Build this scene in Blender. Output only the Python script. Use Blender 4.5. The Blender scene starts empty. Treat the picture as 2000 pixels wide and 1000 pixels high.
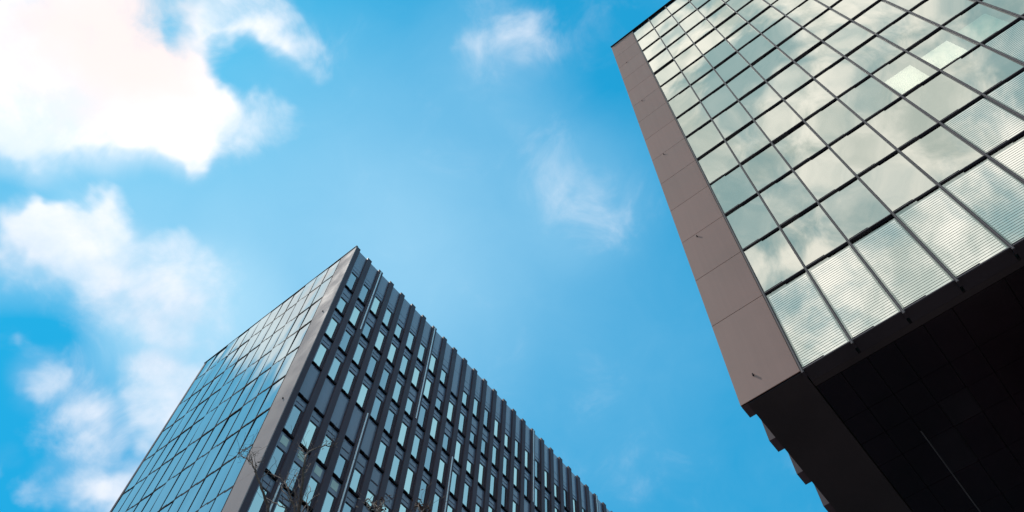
import bpy, bmesh, math, random
from mathutils import Vector, Matrix
random.seed(7)
S = bpy.context.scene
C = S.collection
# ---------------------------------------------------------------- camera
cam_d = bpy.data.cameras.new('camera'); cam = bpy.data.objects.new('camera', cam_d); C.objects.link(cam)
FPX = 1668.79
RX, RD, RF = (0.77899519, 0.62645273, 0.0268975), (-0.55509552, 0.70894185, -0.4350522), (-0.2916084, 0.32397289, 0.90000339)
CAMP = Vector((0, 0, 1.6))
M = Matrix(((RX[0], -RD[0], -RF[0], 0), (RX[1], -RD[1], -RF[1], 0), (RX[2], -RD[2], -RF[2], 1.6), (0, 0, 0, 1)))
cam.matrix_world = M
cam_d.sensor_width = 36; cam_d.lens = FPX / 2000 * 36
cam_d.clip_start = 0.05; cam_d.clip_end = 3000
S.camera = cam
# ---------------------------------------------------------------- sun, sky, exposure
SUN = Vector((-0.45, -0.13, 0.883)).normalized()
sd = bpy.data.lights.new('sun', 'SUN'); sd.energy = 3.5; sd.angle = math.radians(0.5); sd.color = (1, .95, .87)
so = bpy.data.objects.new('sun', sd); C.objects.link(so)
so.rotation_euler = SUN.to_track_quat('Z', 'Y').to_euler()
S.view_settings.view_transform = 'Standard'; S.view_settings.look = 'None'
S.view_settings.exposure = 0; S.view_settings.gamma = 1; S.view_settings.use_curve_mapping = False
S.cycles.max_bounces = 10; S.cycles.transparent_max_bounces = 16; S.cycles.glossy_bounces = 5
CLOUDS=[(-0.462,-0.136,0.876,0.1088,0.62),(-0.496,-0.183,0.849,0.0941,0.50),(-0.553,-0.124,0.824,0.0722,0.46),(-0.535,-0.089,0.840,0.0697,0.37),(-0.360,-0.075,0.930,0.0580,0.62),(-0.342,-0.024,0.940,0.0381,0.37),(-0.335,0.004,0.942,0.0249,0.19),(-0.316,-0.001,0.949,0.0331,0.12),(-0.468,-0.057,0.882,0.0626,0.43),(-0.497,-0.031,0.867,0.0577,0.50),(-0.459,-0.003,0.889,0.0513,0.60),(-0.419,0.017,0.908,0.0413,0.60),(-0.385,-0.045,0.922,0.0295,-0.50),(-0.382,-0.010,0.924,0.0328,-0.40),(-0.408,-0.042,0.912,0.0214,-0.15),(-0.402,-0.104,0.910,0.0257,-0.30),(-0.527,-0.143,0.838,0.0289,-0.30),(-0.590,-0.094,0.802,0.0289,0.30),(-0.621,-0.072,0.781,0.0288,-0.50),(-0.633,-0.051,0.772,0.0337,0.45),(-0.652,-0.031,0.758,0.0241,0.20),(-0.632,-0.038,0.774,0.0389,0.48),(-0.624,-0.009,0.781,0.0299,0.30),(-0.581,-0.002,0.814,0.0359,0.26),(-0.602,0.018,0.798,0.0461,0.36),(-0.579,0.061,0.813,0.0582,0.44),(-0.582,0.110,0.806,0.0377,0.26),(-0.551,0.101,0.829,0.0382,0.31),(-0.557,0.160,0.815,0.0332,0.22),(-0.694,0.088,0.715,0.0393,0.44),(-0.686,0.135,0.715,0.0351,0.31),(-0.696,0.056,0.716,0.0218,0.30),(-0.626,0.093,0.774,0.0520,0.30),(-0.631,0.172,0.756,0.0424,0.75),(-0.728,0.157,0.667,0.0290,0.51),(-0.720,0.191,0.667,0.0294,0.44),(-0.689,0.171,0.704,0.0504,0.26),(-0.631,0.027,0.775,0.0403,0.20),(-0.699,0.229,0.678,0.0503,0.35),(-0.744,0.101,0.661,0.0140,0.26),(-0.580,-0.036,0.813,0.0302,-0.40),(-0.537,0.008,0.844,0.0369,-0.40),(-0.458,0.050,0.888,0.0388,-0.25),(-0.151,0.113,0.982,0.0454,0.24),(-0.168,0.153,0.974,0.0490,0.27),(-0.194,0.139,0.971,0.0346,0.14),(-0.139,0.169,0.976,0.0345,0.16),(-0.098,0.153,0.983,0.0509,0.16),(-0.067,0.198,0.978,0.0340,0.10),(-0.248,0.065,0.966,0.0340,0.10),(-0.211,0.294,0.932,0.0417,0.16),(-0.184,0.331,0.925,0.0652,0.15),(-0.170,0.362,0.916,0.0473,0.12),(-0.143,0.355,0.924,0.0412,0.12),(-0.344,0.505,0.791,0.0462,0.05),(-0.291,0.611,0.736,0.0441,0.17),(-0.301,0.508,0.807,0.0580,0.08)]
SUNCLOUD=(-0.456,-0.123,0.881)
VEIL=[(-0.512,0.061,0.857,0.2263,0.17),(-0.377,0.194,0.906,0.2201,0.18),(-0.512,0.230,0.828,0.1976,0.18),(-0.301,0.384,0.873,0.1946,0.13),(-0.609,0.055,0.791,0.1343,0.16),(-0.629,-0.015,0.777,0.0592,0.14),(-0.595,0.160,0.788,0.0973,0.24),(-0.578,-0.072,0.813,0.0985,0.15),(-0.726,0.103,0.680,0.0525,-0.15),(-0.160,0.138,0.977,0.0801,0.08),(-0.192,0.332,0.923,0.0712,0.07),(-0.223,0.237,0.945,0.1761,0.08),(-0.273,0.581,0.767,0.1672,0.06),(-0.627,-0.073,0.775,0.0477,-0.30),(-0.683,-0.000,0.730,0.0714,-0.30),(-0.732,0.092,0.675,0.1037,-0.30),(-0.038,0.178,0.983,0.1113,-0.10)]
BR=[
[(-7.164,3.778,9.600,0.0280),(-7.163,3.612,9.817,0.0243),(-7.240,3.500,10.033,0.0207),(-7.333,3.428,10.250,0.0170),(-7.485,3.409,10.467,0.0133),(-7.686,3.358,10.683,0.0097),(-7.928,3.415,10.900,0.0060)],
[(-7.598,3.460,10.600,0.0100),(-7.621,3.426,10.733,0.0080),(-7.712,3.448,10.867,0.0060),(-7.797,3.394,11.000,0.0040)],
[(-7.546,3.537,10.500,0.0090),(-7.557,3.535,10.600,0.0073),(-7.593,3.567,10.700,0.0057),(-7.637,3.636,10.800,0.0040)],
[(-7.524,3.478,10.500,0.0080),(-7.582,3.422,10.700,0.0060),(-7.706,3.486,10.900,0.0040)],
[(-7.740,3.460,10.900,0.0060),(-7.796,3.434,10.950,0.0045),(-7.873,3.437,11.000,0.0030)],
[(-7.785,3.401,10.800,0.0060),(-7.849,3.426,10.950,0.0045),(-7.941,3.439,11.100,0.0030)],
[(-6.871,4.002,9.600,0.0300),(-6.753,3.867,9.800,0.0273),(-6.709,3.789,10.000,0.0247),(-6.683,3.729,10.200,0.0220),(-6.773,3.760,10.400,0.0193),(-6.841,3.827,10.600,0.0167),(-6.896,3.932,10.800,0.0140),(-6.918,4.049,11.000,0.0113),(-7.014,4.186,11.200,0.0087),(-7.003,4.301,11.400,0.0060)],
[(-7.158,3.974,10.900,0.0110),(-7.245,3.953,11.067,0.0087),(-7.369,3.957,11.233,0.0063),(-7.481,3.979,11.400,0.0040)],
[(-7.207,3.949,11.000,0.0070),(-7.343,3.961,11.150,0.0050),(-7.449,3.973,11.300,0.0030)],
[(-6.991,4.092,11.100,0.0070),(-7.035,4.140,11.250,0.0050),(-7.107,4.187,11.400,0.0030)],
[(-6.918,3.961,10.000,0.0120),(-7.040,3.964,10.233,0.0093),(-7.170,3.953,10.467,0.0067),(-7.297,4.015,10.700,0.0040)],
[(-7.108,4.014,10.500,0.0100),(-7.170,4.088,10.750,0.0070),(-7.279,4.152,11.000,0.0040)],
[(-6.912,3.972,9.600,0.0220),(-6.996,3.932,9.840,0.0186),(-7.090,3.864,10.080,0.0152),(-7.243,3.870,10.320,0.0118),(-7.445,3.863,10.560,0.0084),(-7.696,3.859,10.800,0.0050)],
[(-7.107,3.873,10.100,0.0100),(-7.202,3.937,10.333,0.0080),(-7.238,3.985,10.567,0.0060),(-7.366,4.068,10.800,0.0040)],
[(-6.962,3.913,9.800,0.0100),(-7.158,3.872,10.067,0.0080),(-7.336,3.899,10.333,0.0060),(-7.505,3.994,10.600,0.0040)],
[(-7.309,3.905,10.400,0.0080),(-7.389,3.958,10.650,0.0055),(-7.508,4.053,10.900,0.0030)],
[(-6.891,3.987,9.600,0.0140),(-6.997,4.014,9.867,0.0107),(-7.116,4.010,10.133,0.0073),(-7.270,4.000,10.400,0.0040)],
[(-6.841,4.026,9.600,0.0140),(-6.893,4.093,9.867,0.0107),(-6.972,4.195,10.133,0.0073),(-7.076,4.336,10.400,0.0040)],
[(-6.982,3.918,9.600,0.0140),(-7.167,3.877,9.833,0.0107),(-7.388,3.866,10.067,0.0073),(-7.608,3.894,10.300,0.0040)],
[(-6.780,4.072,9.600,0.0120),(-6.902,4.072,9.900,0.0093),(-6.986,4.129,10.200,0.0067),(-7.166,4.189,10.500,0.0040)]]
BR2=[
[(-4.049,3.091,6.900,0.0140),(-4.096,3.092,7.033,0.0103),(-4.183,3.107,7.167,0.0067),(-4.290,3.105,7.300,0.0030)],
[(-4.049,3.091,6.900,0.0160),(-4.105,3.124,7.067,0.0120),(-4.169,3.179,7.233,0.0080),(-4.250,3.247,7.400,0.0040)],
[(-4.055,3.086,6.900,0.0120),(-4.124,3.111,7.050,0.0080),(-4.198,3.141,7.200,0.0040)],
[(-3.783,3.294,6.900,0.0120),(-3.840,3.322,7.033,0.0090),(-3.900,3.345,7.167,0.0060),(-3.964,3.405,7.300,0.0030)],
[(-3.783,3.294,6.900,0.0100),(-3.832,3.348,7.050,0.0065),(-3.897,3.414,7.200,0.0030)]]
SKY_TINT=(.03,1.30,1.45)
VEIL_COL=(5.0,8.2,10.2)
CLOUD_LO=(6.6,8.0,9.6)
CLOUD_HI=(9.0,9.5,10.4)
VEIL_SIDE=[(.62,.25,.74,.55,.6),(.5,.55,.66,.35,.3),(-.74,-.27,.62,.26,.5)]
SKY_EVEN=(.25,4.4,8.2)

W = bpy.data.worlds.new('World'); S.world = W; W.use_nodes = True
nt = W.node_tree; nt.nodes.clear()
def N(t, **k):
    n = nt.nodes.new(t)
    for a, b in k.items(): setattr(n, a, b)
    return n
def L(a, b): nt.links.new(a, b)
def val(s, v): s.default_value = v
def math_n(op, a, b=None, clamp=False):
    n = N('ShaderNodeMath', operation=op, use_clamp=clamp)
    for i, v in enumerate((a, b)):
        if v is None: continue
        if isinstance(v, (int, float)): n.inputs[i].default_value = v
        else: L(v, n.inputs[i])
    return n.outputs[0]
def vmath(op, a, b):
    n = N('ShaderNodeVectorMath', operation=op)
    for i, v in enumerate((a, b)):
        if isinstance(v, (tuple, list)): n.inputs[i].default_value = v
        elif isinstance(v, (int, float)): n.inputs[3].default_value = v
        else: L(v, n.inputs[i])
    return n
def smooth(v, a, b, c=0., d=1.):
    n = N('ShaderNodeMapRange', interpolation_type='SMOOTHSTEP')
    for i, x in enumerate((a, b, c, d)): n.inputs[1 + i].default_value = x
    L(v, n.inputs[0]); return n.outputs[0]
def noise(vec, scale, detail, rough=.5, dist=0.):
    n = N('ShaderNodeTexNoise'); n.inputs['Scale'].default_value = scale; n.inputs['Detail'].default_value = detail
    n.inputs['Roughness'].default_value = rough; n.inputs['Distortion'].default_value = dist
    L(vec, n.inputs['Vector']); return n
def mixc(f, a, b):
    n = N('ShaderNodeMix', data_type='RGBA')
    if isinstance(f, (int, float)): n.inputs[0].default_value = f
    else: L(f, n.inputs[0])
    for i, v in ((6, a), (7, b)):
        if isinstance(v, tuple): n.inputs[i].default_value = (*v, 1)
        else: L(v, n.inputs[i])
    return n.outputs[2]
tc = N('ShaderNodeTexCoord'); D = tc.outputs['Generated']
sky = N('ShaderNodeTexSky', sky_type='NISHITA', sun_disc=False)
sky.sun_elevation = math.asin(SUN.z); sky.sun_rotation = math.atan2(SUN.x, SUN.y)
sky.air_density = 1.0; sky.dust_density = .3; sky.ozone_density = 3.0
base = N('ShaderNodeMix', data_type='RGBA', blend_type='MULTIPLY'); base.inputs[0].default_value = 1
L(sky.outputs[0], base.inputs[6]); base.inputs[7].default_value = (*SKY_TINT, 1)
# clouds live on the direction only: a warped direction, soft banks of cloud and fine turbulence
w1 = noise(D, 5., 3., .55); w2 = noise(D, 16., 3., .6)
o1 = vmath('SCALE', vmath('SUBTRACT', w1.outputs['Color'], (.5, .5, .5)).outputs[0], .16)
o2 = vmath('SCALE', vmath('SUBTRACT', w2.outputs['Color'], (.5, .5, .5)).outputs[0], .07)
wd = vmath('NORMALIZE', vmath('ADD', vmath('ADD', D, o1.outputs[0]).outputs[0], o2.outputs[0]).outputs[0], (0, 0, 0)).outputs[0]
def banks(lst, vec):
    tot = None
    for x, y, z, r, s in lst:
        dt = vmath('DOT_PRODUCT', vec, tuple(Vector((x, y, z)).normalized())).outputs['Value']
        v = smooth(dt, math.cos(r * 1.45), math.cos(r * .05), 0, s)
        tot = v if tot is None else math_n('ADD', tot, v)
    return tot
bank = math_n('MINIMUM', banks(CLOUDS, wd), 1.15)
fine = noise(D, 13., 10., .62, .5).outputs['Fac']
fine = math_n('SUBTRACT', fine, .5)
dens = math_n('ADD', bank, math_n('MULTIPLY', fine, 1.35))
soft = math_n('ADD', math_n('MINIMUM', banks(CLOUDS, D), 1.3), math_n('MULTIPLY', fine, .75))
haze = smooth(soft, .02, 1.5, 0., .4)
alpha = math_n('MULTIPLY', smooth(dens, .08, 1.1), math_n('ADD', math_n('MULTIPLY', bank, .55), .45, True))
alpha = math_n('SUBTRACT', 1., math_n('MULTIPLY', math_n('SUBTRACT', 1., alpha), math_n('SUBTRACT', 1., haze)))
veil = math_n('MAXIMUM', math_n('ADD', banks(VEIL + VEIL_SIDE, D), math_n('MULTIPLY', fine, .12)), 0., True)
# broken overcast on the side of the sky behind the viewer, which only the glass fronts show
behind = smooth(vmath('DOT_PRODUCT', wd, tuple(Vector((.10, -.62, .78)).normalized())).outputs['Value'], math.cos(.75), math.cos(.45))
pat = noise(D, 6.5, 8., .55, .4).outputs['Fac']
over = math_n('MULTIPLY', behind, smooth(pat, .40, .57, .2, 1.))
alpha = math_n('MAXIMUM', alpha, over)
VE = tuple(v for v in VEIL_COL)
skyc = mixc(veil, mixc(.6, base.outputs[2], SKY_EVEN), VE)
skyc = mixc(math_n('MULTIPLY', behind, .85), skyc, (3.1, 5.1, 5.2))
tone = noise(D, 14., 6., .6).outputs['Fac']
cloudc = mixc(smooth(tone, .3, .65), CLOUD_LO, CLOUD_HI)
warm = smooth(vmath('DOT_PRODUCT', wd, SUNCLOUD).outputs['Value'], math.cos(.12), math.cos(.03))
tone3 = noise(D, 7., 7., .6, .3).outputs['Fac']
glow = smooth(vmath('DOT_PRODUCT', wd, SUNCLOUD).outputs['Value'], math.cos(.3), math.cos(.12))
cloudc = mixc(glow, cloudc, mixc(smooth(tone3, .38, .58), (8.6, 9.7, 10.6), (11.2, 11.0, 11.2)))
cloudc = mixc(warm, cloudc, (11.0, 9.5, 9.3))
tone2 = noise(D, 11., 7., .6, .3).outputs['Fac']
cloudc = mixc(behind, cloudc, mixc(smooth(tone2, .33, .62), (7.0, 7.7, 7.3), (13.2, 12.6, 11.8)))
skyc = mixc(alpha, skyc, cloudc)
bg = N('ShaderNodeBackground'); bg.inputs['Strength'].default_value = .1
L(skyc, bg.inputs['Color'])
wo = N('ShaderNodeOutputWorld'); L(bg.outputs[0], wo.inputs['Surface'])

# ---------------------------------------------------------------- materials
def new_mat(name):
    global nt
    m = bpy.data.materials.new(name); m.use_nodes = True; nt = m.node_tree; nt.nodes.clear(); return m
def out(sh): o = N('ShaderNodeOutputMaterial'); L(sh, o.inputs['Surface'])
def panel_tone(f, g, lines):
    """streaks plus a small shift of tone from sheet to sheet"""
    sp = N('ShaderNodeSeparateXYZ'); L(g.outputs['Position'], sp.inputs[0])
    w = N('ShaderNodeTexWhiteNoise', noise_dimensions='2D'); cb = N('ShaderNodeCombineXYZ')
    L(math_n('FLOOR', math_n('DIVIDE', math_n('SUBTRACT', sp.outputs[2], lines[0]), lines[1])), cb.inputs[0])
    L(math_n('FLOOR', math_n('DIVIDE', sp.outputs[1], 1.4)), cb.inputs[1]); L(cb.outputs[0], w.inputs['Vector'])
    return math_n('ADD', math_n('MULTIPLY', smooth(f, .3, .7), .65), math_n('MULTIPLY', w.outputs['Value'], .35))
def metal(name, col, rough=.45, var=.12, metallic=0., streak=0., spec=.5, lines=(62.882, 3.6)):
    m = new_mat(name); p = N('ShaderNodeBsdfPrincipled')
    g = N('ShaderNodeNewGeometry')
    n1 = noise(g.outputs['Position'], .35, 6., .6).outputs['Fac']
    mp = N('ShaderNodeMapping'); mp.inputs['Scale'].default_value = (5, 5, .12); L(g.outputs['Position'], mp.inputs['Vector'])
    n2 = noise(mp.outputs[0], 1., 4., .6).outputs['Fac']
    f = math_n('ADD', math_n('MULTIPLY', n1, 1 - streak), math_n('MULTIPLY', n2, streak))
    c = mixc(panel_tone(f, g, lines) if streak else smooth(f, .3, .7), tuple(v * (1 - var) for v in col), tuple(min(1, v * (1 + var)) for v in col))
    L(c, p.inputs['Base Color']); p.inputs['Metallic'].default_value = metallic
    p.inputs['Specular IOR Level'].default_value = spec
    r = smooth(n1, .3, .7, rough * .85, rough * 1.15); L(r, p.inputs['Roughness'])
    out(p.outputs[0]); return m
def glass(name, tint, trans, refl0, k, rough=0.):
    m = new_mat(name)
    fr = N('ShaderNodeFresnel'); fr.inputs['IOR'].default_value = 1.6
    f = math_n('ADD', math_n('MULTIPLY', fr.outputs[0], k), refl0, True)
    gl = N('ShaderNodeBsdfGlossy'); gl.inputs['Color'].default_value = (*tint, 1); gl.inputs['Roughness'].default_value = rough
    tr = N('ShaderNodeBsdfTransparent'); tr.inputs['Color'].default_value = (*trans, 1)
    mx = N('ShaderNodeMixShader'); L(f, mx.inputs[0]); L(tr.outputs[0], mx.inputs[1]); L(gl.outputs[0], mx.inputs[2])
    out(mx.outputs[0]); return m
def bark(name, col):
    m = new_mat(name); p = N('ShaderNodeBsdfPrincipled'); g = N('ShaderNodeNewGeometry')
    n = noise(g.outputs['Position'], 30., 5.).outputs['Fac']
    L(mixc(smooth(n, .3, .7), tuple(v * .6 for v in col), tuple(v * 1.4 for v in col)), p.inputs['Base Color'])
    p.inputs['Roughness'].default_value = .9; out(p.outputs[0]); return m
def plain(name, col, rough=.6, emit=None):
    m = new_mat(name); p = N('ShaderNodeBsdfPrincipled'); p.inputs['Base Color'].default_value = (*col, 1); p.inputs['Roughness'].default_value = rough
    if emit: p.inputs['Emission Color'].default_value = (*emit[:3], 1); p.inputs['Emission Strength'].default_value = emit[3]
    out(p.outputs[0]); return m
m_clad_r = metal('brown_aluminium', (.345, .178, .148), .55, .12, 0., .35, .25, (59.742, 2.979))
m_clad_l = metal('grey_aluminium', (.41, .305, .295), .75, .08, 0., .35, .04)
m_fin = metal('dark_aluminium', (.105, .068, .082), .65, .15, 0., .4, .2)
m_mull = metal('mullion_metal', (.038, .024, .032), .5, .15)
m_cap = metal('mullion_cap', (.14, .10, .11), .4, .1)
m_black = metal('black_metal', (.012, .008, .012), .75, .2, 0., 0., .08)
m_line = metal('dark_frame', (.014, .014, .022), .8, .2, 0., 0., .05)
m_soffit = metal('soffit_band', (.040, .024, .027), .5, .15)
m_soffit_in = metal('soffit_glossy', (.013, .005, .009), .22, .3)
m_soffit_refl = metal('soffit_painted_reflection', (.014, .007, .011), .32, .2)  # faintly paler colour stands in for squares reflected in the underside
m_span = metal('spandrel_panel', (.23, .235, .30), .2, .12, 0., .3)
m_pale = metal('pale_interior_light', (.62, .66, .56), .3, .15)  # pale colour stands in for lit interior in the upper panel
m_core = plain('interior_dark', (.05, .055, .055), .8)
m_blind = metal('blind_fabric', (.55, .56, .52), .7, .06)
m_slat = metal('blind_slat', (.72, .73, .66), .5, .05)
m_glow = plain('bright_patch_glow', (.8, .8, .75), .7, (1, .88, .76, 1.45))  # emission added to brighten a pane; no lamp there
m_glow_teal = plain('bright_patch_glow_teal', (.5, .75, .68), .7, (.55, .9, .78, .35))  # weaker greenish glow, likewise added for a bright pane
m_strip = plain('light_strip', (.92, .88, .88), .35)
m_dimstrip = plain('soffit_line', (.10, .09, .10), .4)
m_gr = glass('coated_glass_right', (.97, 1.0, .925), (.42, .50, .47), .54, .75)
m_clear = glass('clear_glass', (.9, 1.0, .95), (.5, .6, .56), .32, .6)
m_frit = glass('mirror_print', (.97, 1.0, .95), (.3, .32, .3), .80, .3)
m_gl = glass('coated_glass_left', (.80, .97, 1.0), (.22, .34, .36), .42, .75)
m_gf = glass('coated_glass_side', (.72, .89, .88), (.22, .32, .34), .56, .8)
m_gf2 = glass('coated_glass_side_dim', (.66, .84, .90), (.22, .32, .34), .40, .8)
m_gf3 = glass('coated_glass_side_bright', (.84, .96, .88), (.22, .32, .34), .66, .8)
m_bark = bark('bark', (.12, .066, .050)); m_leaf = bark('dry_leaf', (.13, .062, .045)); m_leaf2 = bark('pale_dry_leaf', (.42, .34, .30))
def ground_mat():
    m = new_mat('paving'); p = N('ShaderNodeBsdfPrincipled'); g = N('ShaderNodeNewGeometry')
    b = N('ShaderNodeTexBrick'); b.inputs['Scale'].default_value = 1.0
    b.inputs['Color1'].default_value = (.13, .12, .115, 1); b.inputs['Color2'].default_value = (.16, .15, .14, 1); b.inputs['Mortar'].default_value = (.06, .06, .06, 1)
    b.inputs['Mortar Size'].default_value = .008
    L(g.outputs['Position'], b.inputs['Vector'])
    n = noise(g.outputs['Position'], .6, 6.).outputs['Fac']
    mx = N('ShaderNodeMix', data_type='RGBA', blend_type='MULTIPLY'); mx.inputs[0].default_value = .5
    L(b.outputs['Color'], mx.inputs[6]); L(smooth(n, .3, .7, .5, 1.), mx.inputs[7])
    L(mx.outputs[2], p.inputs['Base Color']); p.inputs['Roughness'].default_value = .85; out(p.outputs[0]); return m
m_ground = ground_mat()

# ---------------------------------------------------------------- mesh helpers
class MB:
    def __init__(s): s.v = []; s.f = []; s.m = []
    def box(s, x0, x1, y0, y1, z0, z1, m=0):
        i = len(s.v)
        s.v += [(x0, y0, z0), (x1, y0, z0), (x1, y1, z0), (x0, y1, z0), (x0, y0, z1), (x1, y0, z1), (x1, y1, z1), (x0, y1, z1)]
        s.f += [(i, i+3, i+2, i+1), (i+4, i+5, i+6, i+7), (i, i+1, i+5, i+4), (i+1, i+2, i+6, i+5), (i+2, i+3, i+7, i+6), (i+3, i, i+4, i+7)]
        s.m += [m] * 6
    def pane(s, w, h, d, bulge, n=6, axis='y', sx=1, at=(0, 0, 0)):
        """a sheet of glass slightly pillowed, standing in u (0..w) and z (0..h), d thick; axis is the way it faces"""
        i = len(s.v)
        def P(u, z, o):
            if axis == 'y': return (at[0] + u, at[1] - o, at[2] + z)
            return (at[0] + sx * o, at[1] + u, at[2] + z)
        for a in range(n + 1):
            for b in range(n + 1):
                u, z = a / n, b / n
                s.v.append(P(u * w, z * h, bulge * (4 * u * (1 - u)) * (4 * z * (1 - z))))
        flip = axis == 'x' and sx < 0
        def add(q):
            # y-facing: u x z normal = -y ; x-facing: u(y) x z = +x
            s.f.append(tuple(reversed(q)) if flip else tuple(q)); s.m.append(0)
        for a in range(n):
            for b in range(n):
                k = i + a * (n + 1) + b
                add((k, k + n + 1, k + n + 2, k + 1))
        j = len(s.v)
        s.v += [P(0, 0, 0), P(w, 0, 0), P(w, h, 0), P(0, h, 0), P(0, 0, -d), P(w, 0, -d), P(w, h, -d), P(0, h, -d)]
        for a, b in ((0, 1), (1, 2), (2, 3), (3, 0)): add((j + a, j + a + 4, j + b + 4, j + b))
    def mesh(s, name, mats, smooth_=False, org=(0, 0, 0)):
        me = bpy.data.meshes.new(name)
        me.from_pydata([(x - org[0], y - org[1], z - org[2]) for x, y, z in s.v], [], s.f)
        for m in (mats if isinstance(mats, (list, tuple)) else [mats]): me.materials.append(m)
        me.polygons.foreach_set('material_index', s.m)
        if smooth_: me.polygons.foreach_set('use_smooth', [True] * len(s.f))
        me.update(); return me
def link(name, me, parent=None, loc=(0, 0, 0)):
    o = bpy.data.objects.new(name, me); C.objects.link(o); o.location = loc
    if parent: o.parent = parent
    return o
def part(name, mb, mats, root, org=None):
    """org in world space; the root carries only a translation"""
    base = Vector(root.location)
    if org is None: org = mb.v[0]
    return link(name, mb.mesh(name, mats, org=org), root, Vector(org) - base)
def thing(name, label, cat, loc):
    o = bpy.data.objects.new(name, None); C.objects.link(o); o.location = loc; o['label'] = label; o['category'] = cat
    o.empty_display_size = 1; return o
def proj(P):
    d = Vector(P) - CAMP
    z = d.dot(Vector(RF))
    if z < .1: return None
    return (1000 + FPX * d.dot(Vector(RX)) / z, 500 + FPX * d.dot(Vector(RD)) / z)
def shown(quad):
    """how many pixels of the quad lie inside the picture"""
    pts = [proj(q) for q in quad]
    if any(p is None for p in pts): return 0
    for ax, lim, sg in ((0, 0, 1), (0, 2000, -1), (1, 0, 1), (1, 1000, -1)):
        o_ = []
        for i in range(len(pts)):
            a, b = pts[i - 1], pts[i]
            ia, ib = (a[ax] - lim) * sg >= 0, (b[ax] - lim) * sg >= 0
            if ia != ib:
                t = (lim - a[ax]) / (b[ax] - a[ax]); o_.append((a[0] + t * (b[0] - a[0]), a[1] + t * (b[1] - a[1])))
            if ib: o_.append(b)
        pts = o_
        if not pts: return 0
    return abs(sum(pts[i - 1][0] * pts[i][1] - pts[i][0] * pts[i - 1][1] for i in range(len(pts)))) / 2

# ---------------------------------------------------------------- glazed front (faces -y)
FRAME = None
def glazed_front(root, wname, xs, zs, yp, gmat, mw, cap, tw, bar, blind_of, bulge, tilt, foot=0., rec=.06, slab=.15, fm=None):
    fm = fm or m_mull
    base = Vector(root.location); yg = yp + rec; pr = rec * .5
    nx, nz = len(xs) - 1, len(zs) - 1
    cache = {}
    def shared(key, fn):
        if key not in cache: cache[key] = fn()
        return cache[key]
    # mullions: a dark box with a paler slim cap
    for x in xs:
        b = MB(); b.box(x - mw/2, x + mw/2, yp - pr, yp + .16, zs[-1] - foot, zs[0], 0)
        if cap: b.box(x - cap/2, x + cap/2, yp - pr - .015, yp - pr, zs[-1] - foot, zs[0] - .01, 1)
        part('mullion', b, [fm, m_cap], root)
    for z in zs[1:]:
        b = MB()
        for i in range(nx):
            a0, a1 = xs[i] + mw/2 + .003, xs[i+1] - mw/2 - .003
            b.box(a0, a1, yp - rec * .2, yp + slab, z - tw/2, z + tw/2, 0)
            if cap: b.box(a0, a1, yp - .024, yp - rec * .2, z - .014, z + .014, 1)
        part('transom', b, [fm, m_cap], root)
    cells = []
    for i in range(nx):
        for k in range(nz):
            q = [(xs[i], yp, zs[k+1]), (xs[i+1], yp, zs[k+1]), (xs[i+1], yp, zs[k]), (xs[i], yp, zs[k])]
            cells.append((shown(q), i, k))
    cells.sort(reverse=True)
    rest = MB()
    rnd = random.Random(11)
    for n, (a, i, k) in enumerate(cells):
        x0, x1 = xs[i] + mw/2, xs[i+1] - mw/2; z0, z1 = zs[k+1] + tw/2, zs[k] - (tw/2 if k else 0)
        w, h = x1 - x0, z1 - z0
        bl = bulge * rnd.choice((-1, -.5, .4, .8, 1.2)); kind = blind_of(i, k, rnd); fr_ = kind == ('slat',)
        if fr_: bl = 0.
        if n < 100 and a > 0:
            wk = ('w', round(w, 3), round(h, 3), round(bl, 5), fr_)
            def mk():
                p = MB(); p.pane(w, h, .02, bl); return p.mesh('pane', m_clear if fr_ else gmat, True)
            o = link(wname, shared(wk, mk), root, Vector((x0, yg, z0)) - base)
            o.rotation_euler = (math.radians(rnd.gauss(0, tilt)), 0, math.radians(rnd.gauss(0, tilt)))
            if bar:
                def mb1():
                    p = MB(); p.box(.01, w * .46, -rec, .0, .002, bar); return p.mesh('vent_bar', m_black)
                def mb2():
                    p = MB(); p.box(w * .5, w - .01, -rec, .0, h - bar * 1.15, h - .002); return p.mesh('vent_bar', m_black)
                link('vent_bar', shared(('b1', round(w, 3)), mb1), o)
                if k: link('vent_bar', shared(('b2', round(w, 3), round(h, 3)), mb2), o)
            if kind:
                def mkb():
                    p = MB()
                    if kind[0] == 'slat':
                        zz = .06; 
                        while zz < h * .93:
                            p.box(.05, w - .05, -.006, -.001, zz, zz + .082); zz += .106
                        return p.mesh('printed_lines', m_frit)
                    if kind[0] == 'brightened':
                        p.box(.10, w * .82, .16, .18, .02, h * .72); return p.mesh('blind', m_glow)  # added glowing panel that makes the bright patch
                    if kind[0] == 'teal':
                        p.box(.10, w * .86, .16, .18, .02, h * .74); return p.mesh('blind', m_glow_teal)  # added panel with a faint teal glow
                    p.box(.03, w - .03, .16, .175, h * (1 - kind[1]) + .02, h - .02)
                    return p.mesh('blind', m_blind)
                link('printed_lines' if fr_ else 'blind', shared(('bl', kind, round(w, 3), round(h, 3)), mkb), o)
        else:
            rest.pane(w, h, .02, bl, 3, at=(x0, yg, z0))
            if bar: rest.box(x0 + .01, x0 + w * .46, yg - rec, yg - .001, z0 + .002, z0 + bar, 1); rest.box(x0 + w * .5, x1 - .01, yg - rec, yg - .001, z1 - bar * 1.15, z1 - .002, 1)
    if rest.v:
        o = part(wname, rest, [gmat, m_black], root); o['kind'] = 'stuff'

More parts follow.
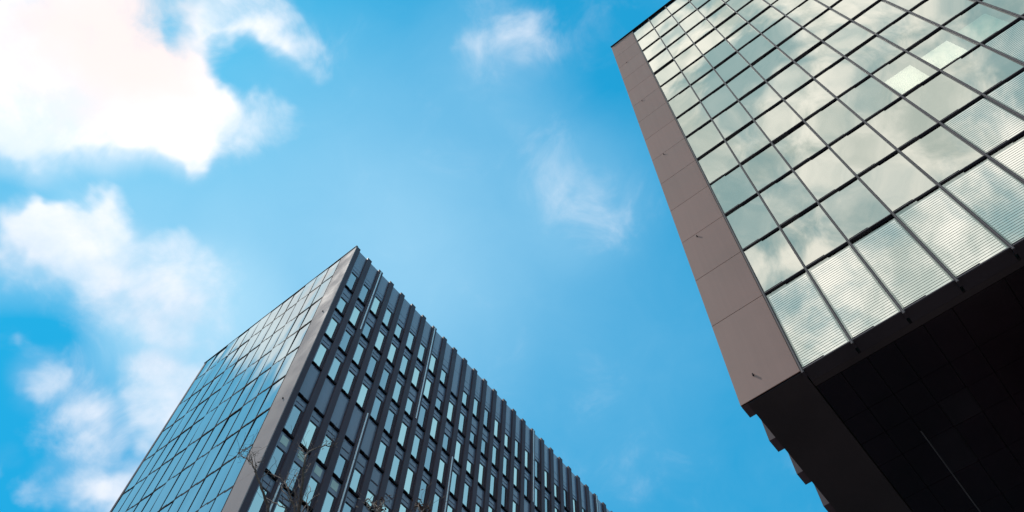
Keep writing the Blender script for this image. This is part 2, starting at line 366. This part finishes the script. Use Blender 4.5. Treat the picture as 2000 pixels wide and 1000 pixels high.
# ---------------------------------------------------------------- finned side (faces sx*x), bays run along +y
def finned_side(root, wname, xp, sx, y0, pitch, nb, ztop, zpar, zbot, fh, dark_of, wall_mat, strips, indiv=True):
    base = Vector(root.location); ff = .33 * pitch; D = .18
    def bx(mb, o0, o1, ya, yb, za, zb, m=0):       # o = distance outwards from the fin face
        a, c = sorted((xp + sx * o0, xp + sx * o1)); mb.box(a, c, ya, yb, za, zb, m)
    for j in range(nb + 1):
        b = MB(); bx(b, -.42, 0, y0 + j*pitch + (.065 if j == 0 else 0), y0 + j*pitch + ff, zbot, ztop); part('fin', b, m_fin, root)
        if j == nb: break
        b = MB(); bx(b, -.42, -D, y0 + j*pitch + ff + .003, y0 + (j+1)*pitch - .003, zpar, ztop - .05); part('parapet_panel', b, m_span, root)
    for j, za, zb in strips:
        b = MB(); yy = y0 + j*pitch + .16*pitch; zm = za + (zb - za) * .55
        bx(b, .002, .05, yy - .045, yy + .045, za, zm - .03); bx(b, .002, .05, yy - .045, yy + .045, zm + .03, zb)
        part('light_strip', b, m_strip, root)
    nf = int((zpar - zbot + .01) / fh)
    wy = pitch - ff; cells = []
    for j in range(nb):
        for k in range(nf):
            ya = y0 + j*pitch + ff; yb = y0 + (j+1)*pitch; za, zb = zpar - (k+1)*fh, zpar - k*fh
            x = xp - sx * D
            vis = shown([(x, ya, za), (x, yb, za), (x, yb, zb), (x, ya, zb)]) if sx > 0 else 0
            cells.append((vis, j, k))
    cells.sort(reverse=True)
    rest = MB(); cache = {}; rnd = random.Random(5)
    def shared(key, fn):
        if key not in cache: cache[key] = fn()
        return cache[key]
    u0, u1 = .16, wy - .15
    for n, (a, j, k) in enumerate(cells):
        ya = y0 + j*pitch + ff; yb = ya + wy; za = zpar - (k+1)*fh
        sp = dark_of(j, k, rnd)              # share of the storey taken by the dark panel
        vh = fh * (1 - sp)
        gi = rnd.choice((0, 0, 1, 2)); gv = (m_gf, m_gf2, m_gf3)[gi]
        def glassm():
            p = MB(); p.pane(u1 - u0, max(vh - .22, .05), .02, .003, 4, 'x', sx); return p.mesh('pane', gv, True)
        def spanm(mbx=None):
            p = mbx or MB(); return p
        ox = (xp - sx * (D + .07), ya + u0, za + .2)
        if indiv and n < 100 and a > 0:
            if sp < .97:
                o = link(wname, shared(('g', sp, gi), glassm), root, Vector(ox) - base)
            else:
                def blank():
                    p = MB(); a_, c_ = sorted((sx * .02, sx * .07)); p.box(a_, c_, -.155, wy - u0 - .003, 0, fh - .22); return p.mesh('blank', m_span)
                o = link(wname, shared('blank', blank), root, Vector(ox) - base)
                o['label'] = 'fully dark opaque window panel'
            def bars():
                p = MB(); a_, c_ = sorted((sx * -.1, sx * .19)); m_ = (u1 - u0) * .45
                p.box(a_, c_, -.10, m_, -.12, -.02); p.box(a_, c_, m_, wy - u0 - .01, -.22, -.06); return p.mesh('sill_bar', m_black)
            link('sill_bar', shared('bars', bars), o)
            if sp < .97:
                def spn():
                    p = MB(); a_, c_ = sorted((sx * -.1, sx * .07)); t = fh * sp
                    p.box(a_, c_, -.155, wy - u0 - .003, vh - .22, fh - .24)
                    p.box(a_, c_, -.155, 0, -.02, vh - .22); p.box(a_, c_, u1 - u0, wy - u0 - .003, -.04, vh - .22, 1)  # side strips: the fin's reflection in the glass, put in as colour
                    pale = indiv and k == 6 and j < 4
                    if pale:
                        a_, c_ = sorted((sx * .07, sx * .082)); p.box(a_, c_, .06, u1 - u0 - .04, vh - .22 + t * .30, vh - .22 + t * .84, 2)  # pale box painted as light from the interior
                        return p.mesh('spandrel_and_reflection', [m_span, m_fin, m_pale])
                    a_, c_ = sorted((sx * .07, sx * .085)); p.box(a_, c_, 0, u1 - u0, vh - .22 + t * .36, vh - .22 + t * .42, 1)
                    return p.mesh('spandrel_and_reflection', [m_span, m_fin])
                link('spandrel_and_reflection', shared(('s', sp, k == 6 and j < 4), spn), o)
        else:
            X = lambda d: xp - sx * (D + .07) + sx * d
            if sp < .97: rest.pane(u1 - u0, max(vh - .22, .05), .02, .003, 2, 'x', sx, ox)
            a_, c_ = sorted((X(-.1), X(.07))); rest.box(a_, c_, ya + .005, yb - .003, za + .2 + (vh - .22 if sp < .97 else 0), za + fh - .04, 1)
            if sp < .97: rest.box(a_, c_, ya + .005, ya + u0, za + .18, za + vh - .02, 1); rest.box(a_, c_, ya + u1, yb - .003, za + .16, za + vh - .02, 3)  # side strips again stand in for fin reflections
            a_, c_ = sorted((X(-.1), X(.19))); m_ = ya + u0 + (u1 - u0) * .45
            rest.box(a_, c_, ya + .06, m_, za + .08, za + .18, 2); rest.box(a_, c_, m_, yb - .01, za - .02, za + .14, 2)
    if rest.v:
        o = part(wname, rest, [m_gf, m_span, m_black, m_fin], root); o['kind'] = 'stuff'
    # back wall of the bays, between the window frames
    b = MB(); bx(b, -.46, -.42, y0 + .12, y0 + nb*pitch + ff, zbot, zpar); part('backing_wall', b, m_core, root)

# ---------------------------------------------------------------- ground
g = MB(); g.v = [(-900, -900, 0), (900, -900, 0), (900, 900, 0), (-900, 900, 0)]; g.f = [(0, 1, 2, 3)]; g.m = [0]
go = link('ground', g.mesh('ground', m_ground)); go['kind'] = 'structure'

# ---------------------------------------------------------------- far tower (left in the picture)
XL, YL, HL, PL, CL, PARL, ML = -30.504, 14.447, 66.009, 1.832, 1.3933, 3.127, 1.393
FH = 3.6
lt = thing('office_tower', 'tower with a teal glass front and long dark finned side, behind the bare twigs', 'office tower', (XL, YL, 0))
NB = 32; XW = XL - PL - 12 * CL; YB = YL + NB * ML + .33 * ML
def cladding(root, x0, x1, yp, zs, mat, gap, d=.06):
    b = MB()
    for a, c in zip(zs[1:], zs[:-1]): b.box(x0, x1, yp, yp + d, a + gap/2, c - gap/2)
    b.box(x0 + .01, x1 - .01, yp + .02, yp + d - .01, zs[-1] + .01, zs[0] - .03, 1)
    part('corner_cladding', b, [mat, m_black], root)
zsL = [HL, HL - PARL] + [HL - PARL - FH * i for i in range(1, 18)]
cladding(lt, XL - PL + .06, XL - .002, YL, [HL - .03] + zsL[2::2] + [0], m_clad_l, .012)
xsL = [XW + CL * i for i in range(13)]
glazed_front(lt, 'glass_panel', xsL, zsL, YL, m_gl, .068, 0, .082, .09,
             lambda i, k, r: ('plain', r.choice((.35, .6, .9))) if r.random() < .35 else None,     .017, .25, rec=.014, fm=m_line)
rd = random.Random(21)
def darkL(j, k, r):
    if k == 4 and j < 5: return 1.0
    if k == 6 and j < 4: return .34
    if r.random() < .04: return 1.0
    if k in (5, 6) and j > 3 and r.random() < .5: return .60
    return r.choice((.24, .24, .24, .26, .24, .24, .40, .52))
zpl = HL - PARL + .45
finned_side(lt, 'window', XL, 1, YL, ML, NB, HL, zpl, 0, FH, darkL, m_fin,
            [(2, zpl - FH*1.93, HL - .15), (4, zpl - FH*7, zpl - FH*4), (1, zpl - FH*10, zpl - FH*7.03), (7, zpl - FH*2.92, HL - .15), (10, zpl - FH*6, zpl - FH*3), (17, zpl - FH*1.95, HL - .15), (24, zpl - FH*1.95, HL - .15)])
b = MB(); b.box(XW, XL - .5, YL + .62, YB, 0, HL - .35); part('core_wall', b, m_core, lt)
b = MB(); b.box(XW - .35, XW - .04, YL + .0, YB, 0, HL - .004); part('end_wall', b, m_fin, lt)
b = MB(); b.box(XW - .3, XL - .43, YL + .17, YB - .01, HL - .34, HL - .06); part('roof', b, m_fin, lt)
b = MB(); b.box(XW - .42, XL + .012, YL - .04, YL + .12, HL + .001, HL + .05); part('coping', b, m_black, lt)
for za in (55.68, 44.81, 34.0):
    b = MB(); b.box(XL - .75, XL - .69, YL - .07, YL - .001, za - .05, za + .05); part('anchor_bolt', b, m_black, lt)

# ---------------------------------------------------------------- near tower (right in the picture), lifted off the ground
XR, YR, HR, PR, CR, BOT, PARR, FHR = -3.996, 13.616, 63.0, 1.807, 1.3933, 19.960, 3.258, 2.979
rt = thing('office_tower', 'brown clad tower with cloud reflecting glass grid and dark overhanging underside', 'office tower', (XR, YR, 0))
NC = 14; NBR = 32; PR_ = 1.405
zsR = [HR] + [HR - PARR - FHR * i for i in range(0, 13)] + [BOT]
cladding(rt, XR + .002, XR + PR - .05, YR, [HR - .03] + zsR[1:], m_clad_r, .026)
xsR = [XR + PR + CR * i for i in range(NC + 1)]
def blindR(i, k, r):
    if k == 13: return ('slat',)
    if (i, k) in ((5, 12), (6, 12), (7, 12), (7, 11), (8, 12), (6, 11)) and False: return ('slat',)
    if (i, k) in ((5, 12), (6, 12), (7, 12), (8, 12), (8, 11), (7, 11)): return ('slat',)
    if (i, k) in ((5, 10), (6, 10)): return ('brightened',)
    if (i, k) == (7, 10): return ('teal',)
    if (i, k) in ((0, 11), (1, 11), (2, 11), (5, 11), (6, 11), (4, 10), (3, 9)): return ('plain', 1.0)
    x = r.random()
    if x < .22: return ('plain', 1.0)
    if x < .30: return ('plain', .55)
    return None
glazed_front(rt, 'window', xsR, zsR, YR, m_gr, .070, .018, .062, .060, blindR, .008, .2, foot=.12, slab=.42, rec=.036)
finned_side(rt, 'side_window', XR, -1, YR, PR_, NBR, HR, HR - PARR, BOT, FHR, lambda j, k, r: .36, m_fin, [], indiv=False)
YBR = YR + NBR * PR_ + .33 * PR_; XE = xsR[-1] + .3
b = MB(); b.box(XR + .5, XE, YR + .62, YBR, BOT + .15, HR - .35); part('core_wall', b, m_core, rt)
b = MB(); b.box(XR + .43, XE, YR + .17, YBR, HR - .34, HR - .06); part('roof', b, m_fin, rt)
b = MB(); b.box(XR - .012, XE, YR - .085, YR + .12, HR + .001, HR + .06); part('coping', b, m_black, rt)
for za in (56.69, 47.64, 38.70, 29.72, 20.83):
    b = MB(); b.box(XR + .60, XR + .63, YR - .045, YR - .001, za - .05, za + .04); part('anchor_bolt', b, m_black, rt)
# underside: plain band along the side, glossy seamed panels inside, a slim light line
b = MB()
b.box(XR + .19, XR + PR + .0, YR + .05, YBR - .05, BOT - .02, BOT + .1, 0)
part('soffit_band', b, m_soffit, rt)
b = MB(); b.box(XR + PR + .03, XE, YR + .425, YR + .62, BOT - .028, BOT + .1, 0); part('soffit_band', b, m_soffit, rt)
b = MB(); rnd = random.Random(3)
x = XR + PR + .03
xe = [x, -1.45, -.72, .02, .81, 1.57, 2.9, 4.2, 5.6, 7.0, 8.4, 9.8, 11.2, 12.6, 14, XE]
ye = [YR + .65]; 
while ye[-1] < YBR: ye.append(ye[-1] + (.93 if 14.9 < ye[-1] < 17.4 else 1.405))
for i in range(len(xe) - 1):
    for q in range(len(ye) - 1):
        brightened = (-.75 < xe[i] < .8) and 14.5 < ye[q] < 18.2 and rnd.random() < .6  # tiles picked to carry the painted reflection
        b.box(xe[i] + .008, xe[i+1] - .008, ye[q] + .008, ye[q+1] - .008, BOT + .0 + rnd.random() * .004, BOT + .1, 1 if brightened else 0)
part('soffit', b, [m_soffit_in, m_soffit_refl], rt)
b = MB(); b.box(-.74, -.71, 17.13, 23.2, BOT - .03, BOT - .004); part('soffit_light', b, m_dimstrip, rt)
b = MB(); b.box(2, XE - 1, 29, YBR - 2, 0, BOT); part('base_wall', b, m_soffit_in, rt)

# ---------------------------------------------------------------- bare trees
def tube(mb, pts, ns=7):
    P = [Vector(p[:3]) for p in pts]; R_ = [p[3] for p in pts]
    # refine with Catmull-Rom and a little wander
    Q = []; RR = []
    for i in range(len(P) - 1):
        a = P[max(i-1, 0)]; b_ = P[i]; c = P[i+1]; d = P[min(i+2, len(P)-1)]
        for t in (0, .33, .66):
            q = .5 * ((2*b_) + (c - a)*t + (2*a - 5*b_ + 4*c - d)*t*t + (-a + 3*b_ - 3*c + d)*t**3)
            if t: q += Vector((random.gauss(0, 1), random.gauss(0, 1), random.gauss(0, 1))) * min(.006, (c - b_).length * .03)
            Q.append(q); RR.append(R_[i] + (R_[i+1] - R_[i]) * t)
    Q.append(P[-1]); RR.append(R_[-1])
    i0 = len(mb.v); up = Vector((.3, .8, .5)).normalized()
    for i, q in enumerate(Q):
        t = (Q[min(i+1, len(Q)-1)] - Q[max(i-1, 0)]).normalized()
        u = t.cross(up).normalized(); w = t.cross(u)
        for s in range(ns):
            an = 2 * math.pi * s / ns
            mb.v.append(tuple(q + (u * math.cos(an) + w * math.sin(an)) * RR[i] * (1 + random.uniform(-.12, .12))))
    for i in range(len(Q) - 1):
        for s in range(ns):
            a = i0 + i*ns + s; b_ = i0 + i*ns + (s+1) % ns
            mb.f.append((a, b_, b_ + ns, a + ns)); mb.m.append(0)
    mb.f.append(tuple(i0 + (len(Q)-1)*ns + s for s in range(ns))); mb.m.append(0)
    return Q, RR
def twigs(mb, Q, RR, n, ln):
    for _ in range(n):
        i = random.randrange(1, len(Q)); q = Q[i]
        t = (Q[i] - Q[i-1]).normalized()
        d = (t + Vector((random.gauss(0, .6), random.gauss(0, .6), random.uniform(0, .6)))).normalized()
        l = ln * random.uniform(.4, 1.2); r = min(RR[i] * .5, .0042)
        m = q + d * l * .5 + Vector((random.gauss(0, .03), random.gauss(0, .03), .02))
        tube(mb, [(*q, r), (*m, r * .75), (*(q + d * l + Vector((0, 0, .05))), .0018)], 5)
def leaf(mb, c, s, ang):
    """a small curled dry leaf: two bent blades with thickness"""
    i = len(mb.v); u = Vector((math.cos(ang), math.sin(ang), random.uniform(-.6, .6))).normalized()
    w = u.cross(Vector((random.gauss(0, 1), random.gauss(0, 1), 1))).normalized(); n = u.cross(w)
    prof = [(-1, 0, 0), (-.4, .32, .15), (.3, .34, .22), (1, 0, .45), (.3, -.34, .22), (-.4, -.32, .15), (0, 0, -.08)]
    for th in (0, -.06):
        for a, b_, h in prof: mb.v.append(tuple(Vector(c) + (u * a + w * b_ + n * (h + th)) * s))
    for k in range(6):
        a, b_ = i + k, i + (k + 1) % 6
        mb.f.append((a, b_, i + 6)); mb.f.append((b_ + 7, a + 7, i + 13)); mb.f.append((a, a + 7, b_ + 7, b_)); mb.m += [1, 1, 1]
def tree(label, branches, trunk_r, wob, nt_, leaves=None, mains=None):
    st = [Vector(b_[0][:3]) for b_ in branches if b_[0][3] > .011]
    cx = sum(s.x for s in st) / len(st); cy = sum(s.y for s in st) / len(st); zt = min(s.z for s in st) - 1.6
    root = thing('bare_tree', label, 'tree', (cx, cy, 0))
    mb = MB(); tube(mb, [(cx, cy, -.1, trunk_r * 1.5), (cx + .03, cy, .5, trunk_r), (cx - wob, cy + wob, zt * .5, trunk_r * .85), (cx, cy, zt, trunk_r * .6), (cx, cy, zt + .25, trunk_r * .3)], 12)
    part('trunk', mb, m_bark, root, (cx, cy, 0))
    lows = min(s.z for s in st) + .05
    for b_ in branches:
        mb = MB(); pts = list(b_)
        if b_[0][2] <= lows:
            s = b_[0]; pts = [(cx, cy, zt - .05, s[3] * 1.5), ((cx*.5 + s[0]*.5), (cy*.5 + s[1]*.5), zt*.55 + s[2]*.45, s[3]*1.2)] + pts
        Q, RR = tube(mb, [(*p[:3], p[3] * .7) for p in pts]); twigs(mb, Q[3:], RR[3:], nt_ if len(b_) > 4 else 4, .28)
        if leaves:
            for q in Q[-7:]:
                for _ in range(leaves): leaf(mb, q + Vector((random.gauss(0, .035), random.gauss(0, .035), random.gauss(0, .03))), random.uniform(.010, .024), random.uniform(0, 6.3))
        else:
            for _ in range(2): q = random.choice(Q[2:]); leaf(mb, q + Vector((random.gauss(0, .03), random.gauss(0, .03), -.02)), random.uniform(.012, .03), random.uniform(0, 6.3))
        part('branch', mb, [m_bark, m_leaf if random.random() < .6 else m_leaf2], root)
    return root
t1 = tree('bare leafless tree with thin forked twigs crossing the corner of the dark tower', BR, .11, .08, 24)
t2 = tree('slender bare tree whose tips hold small bunches of dry brown leaves', BR2, .05, .05, 3, 3)
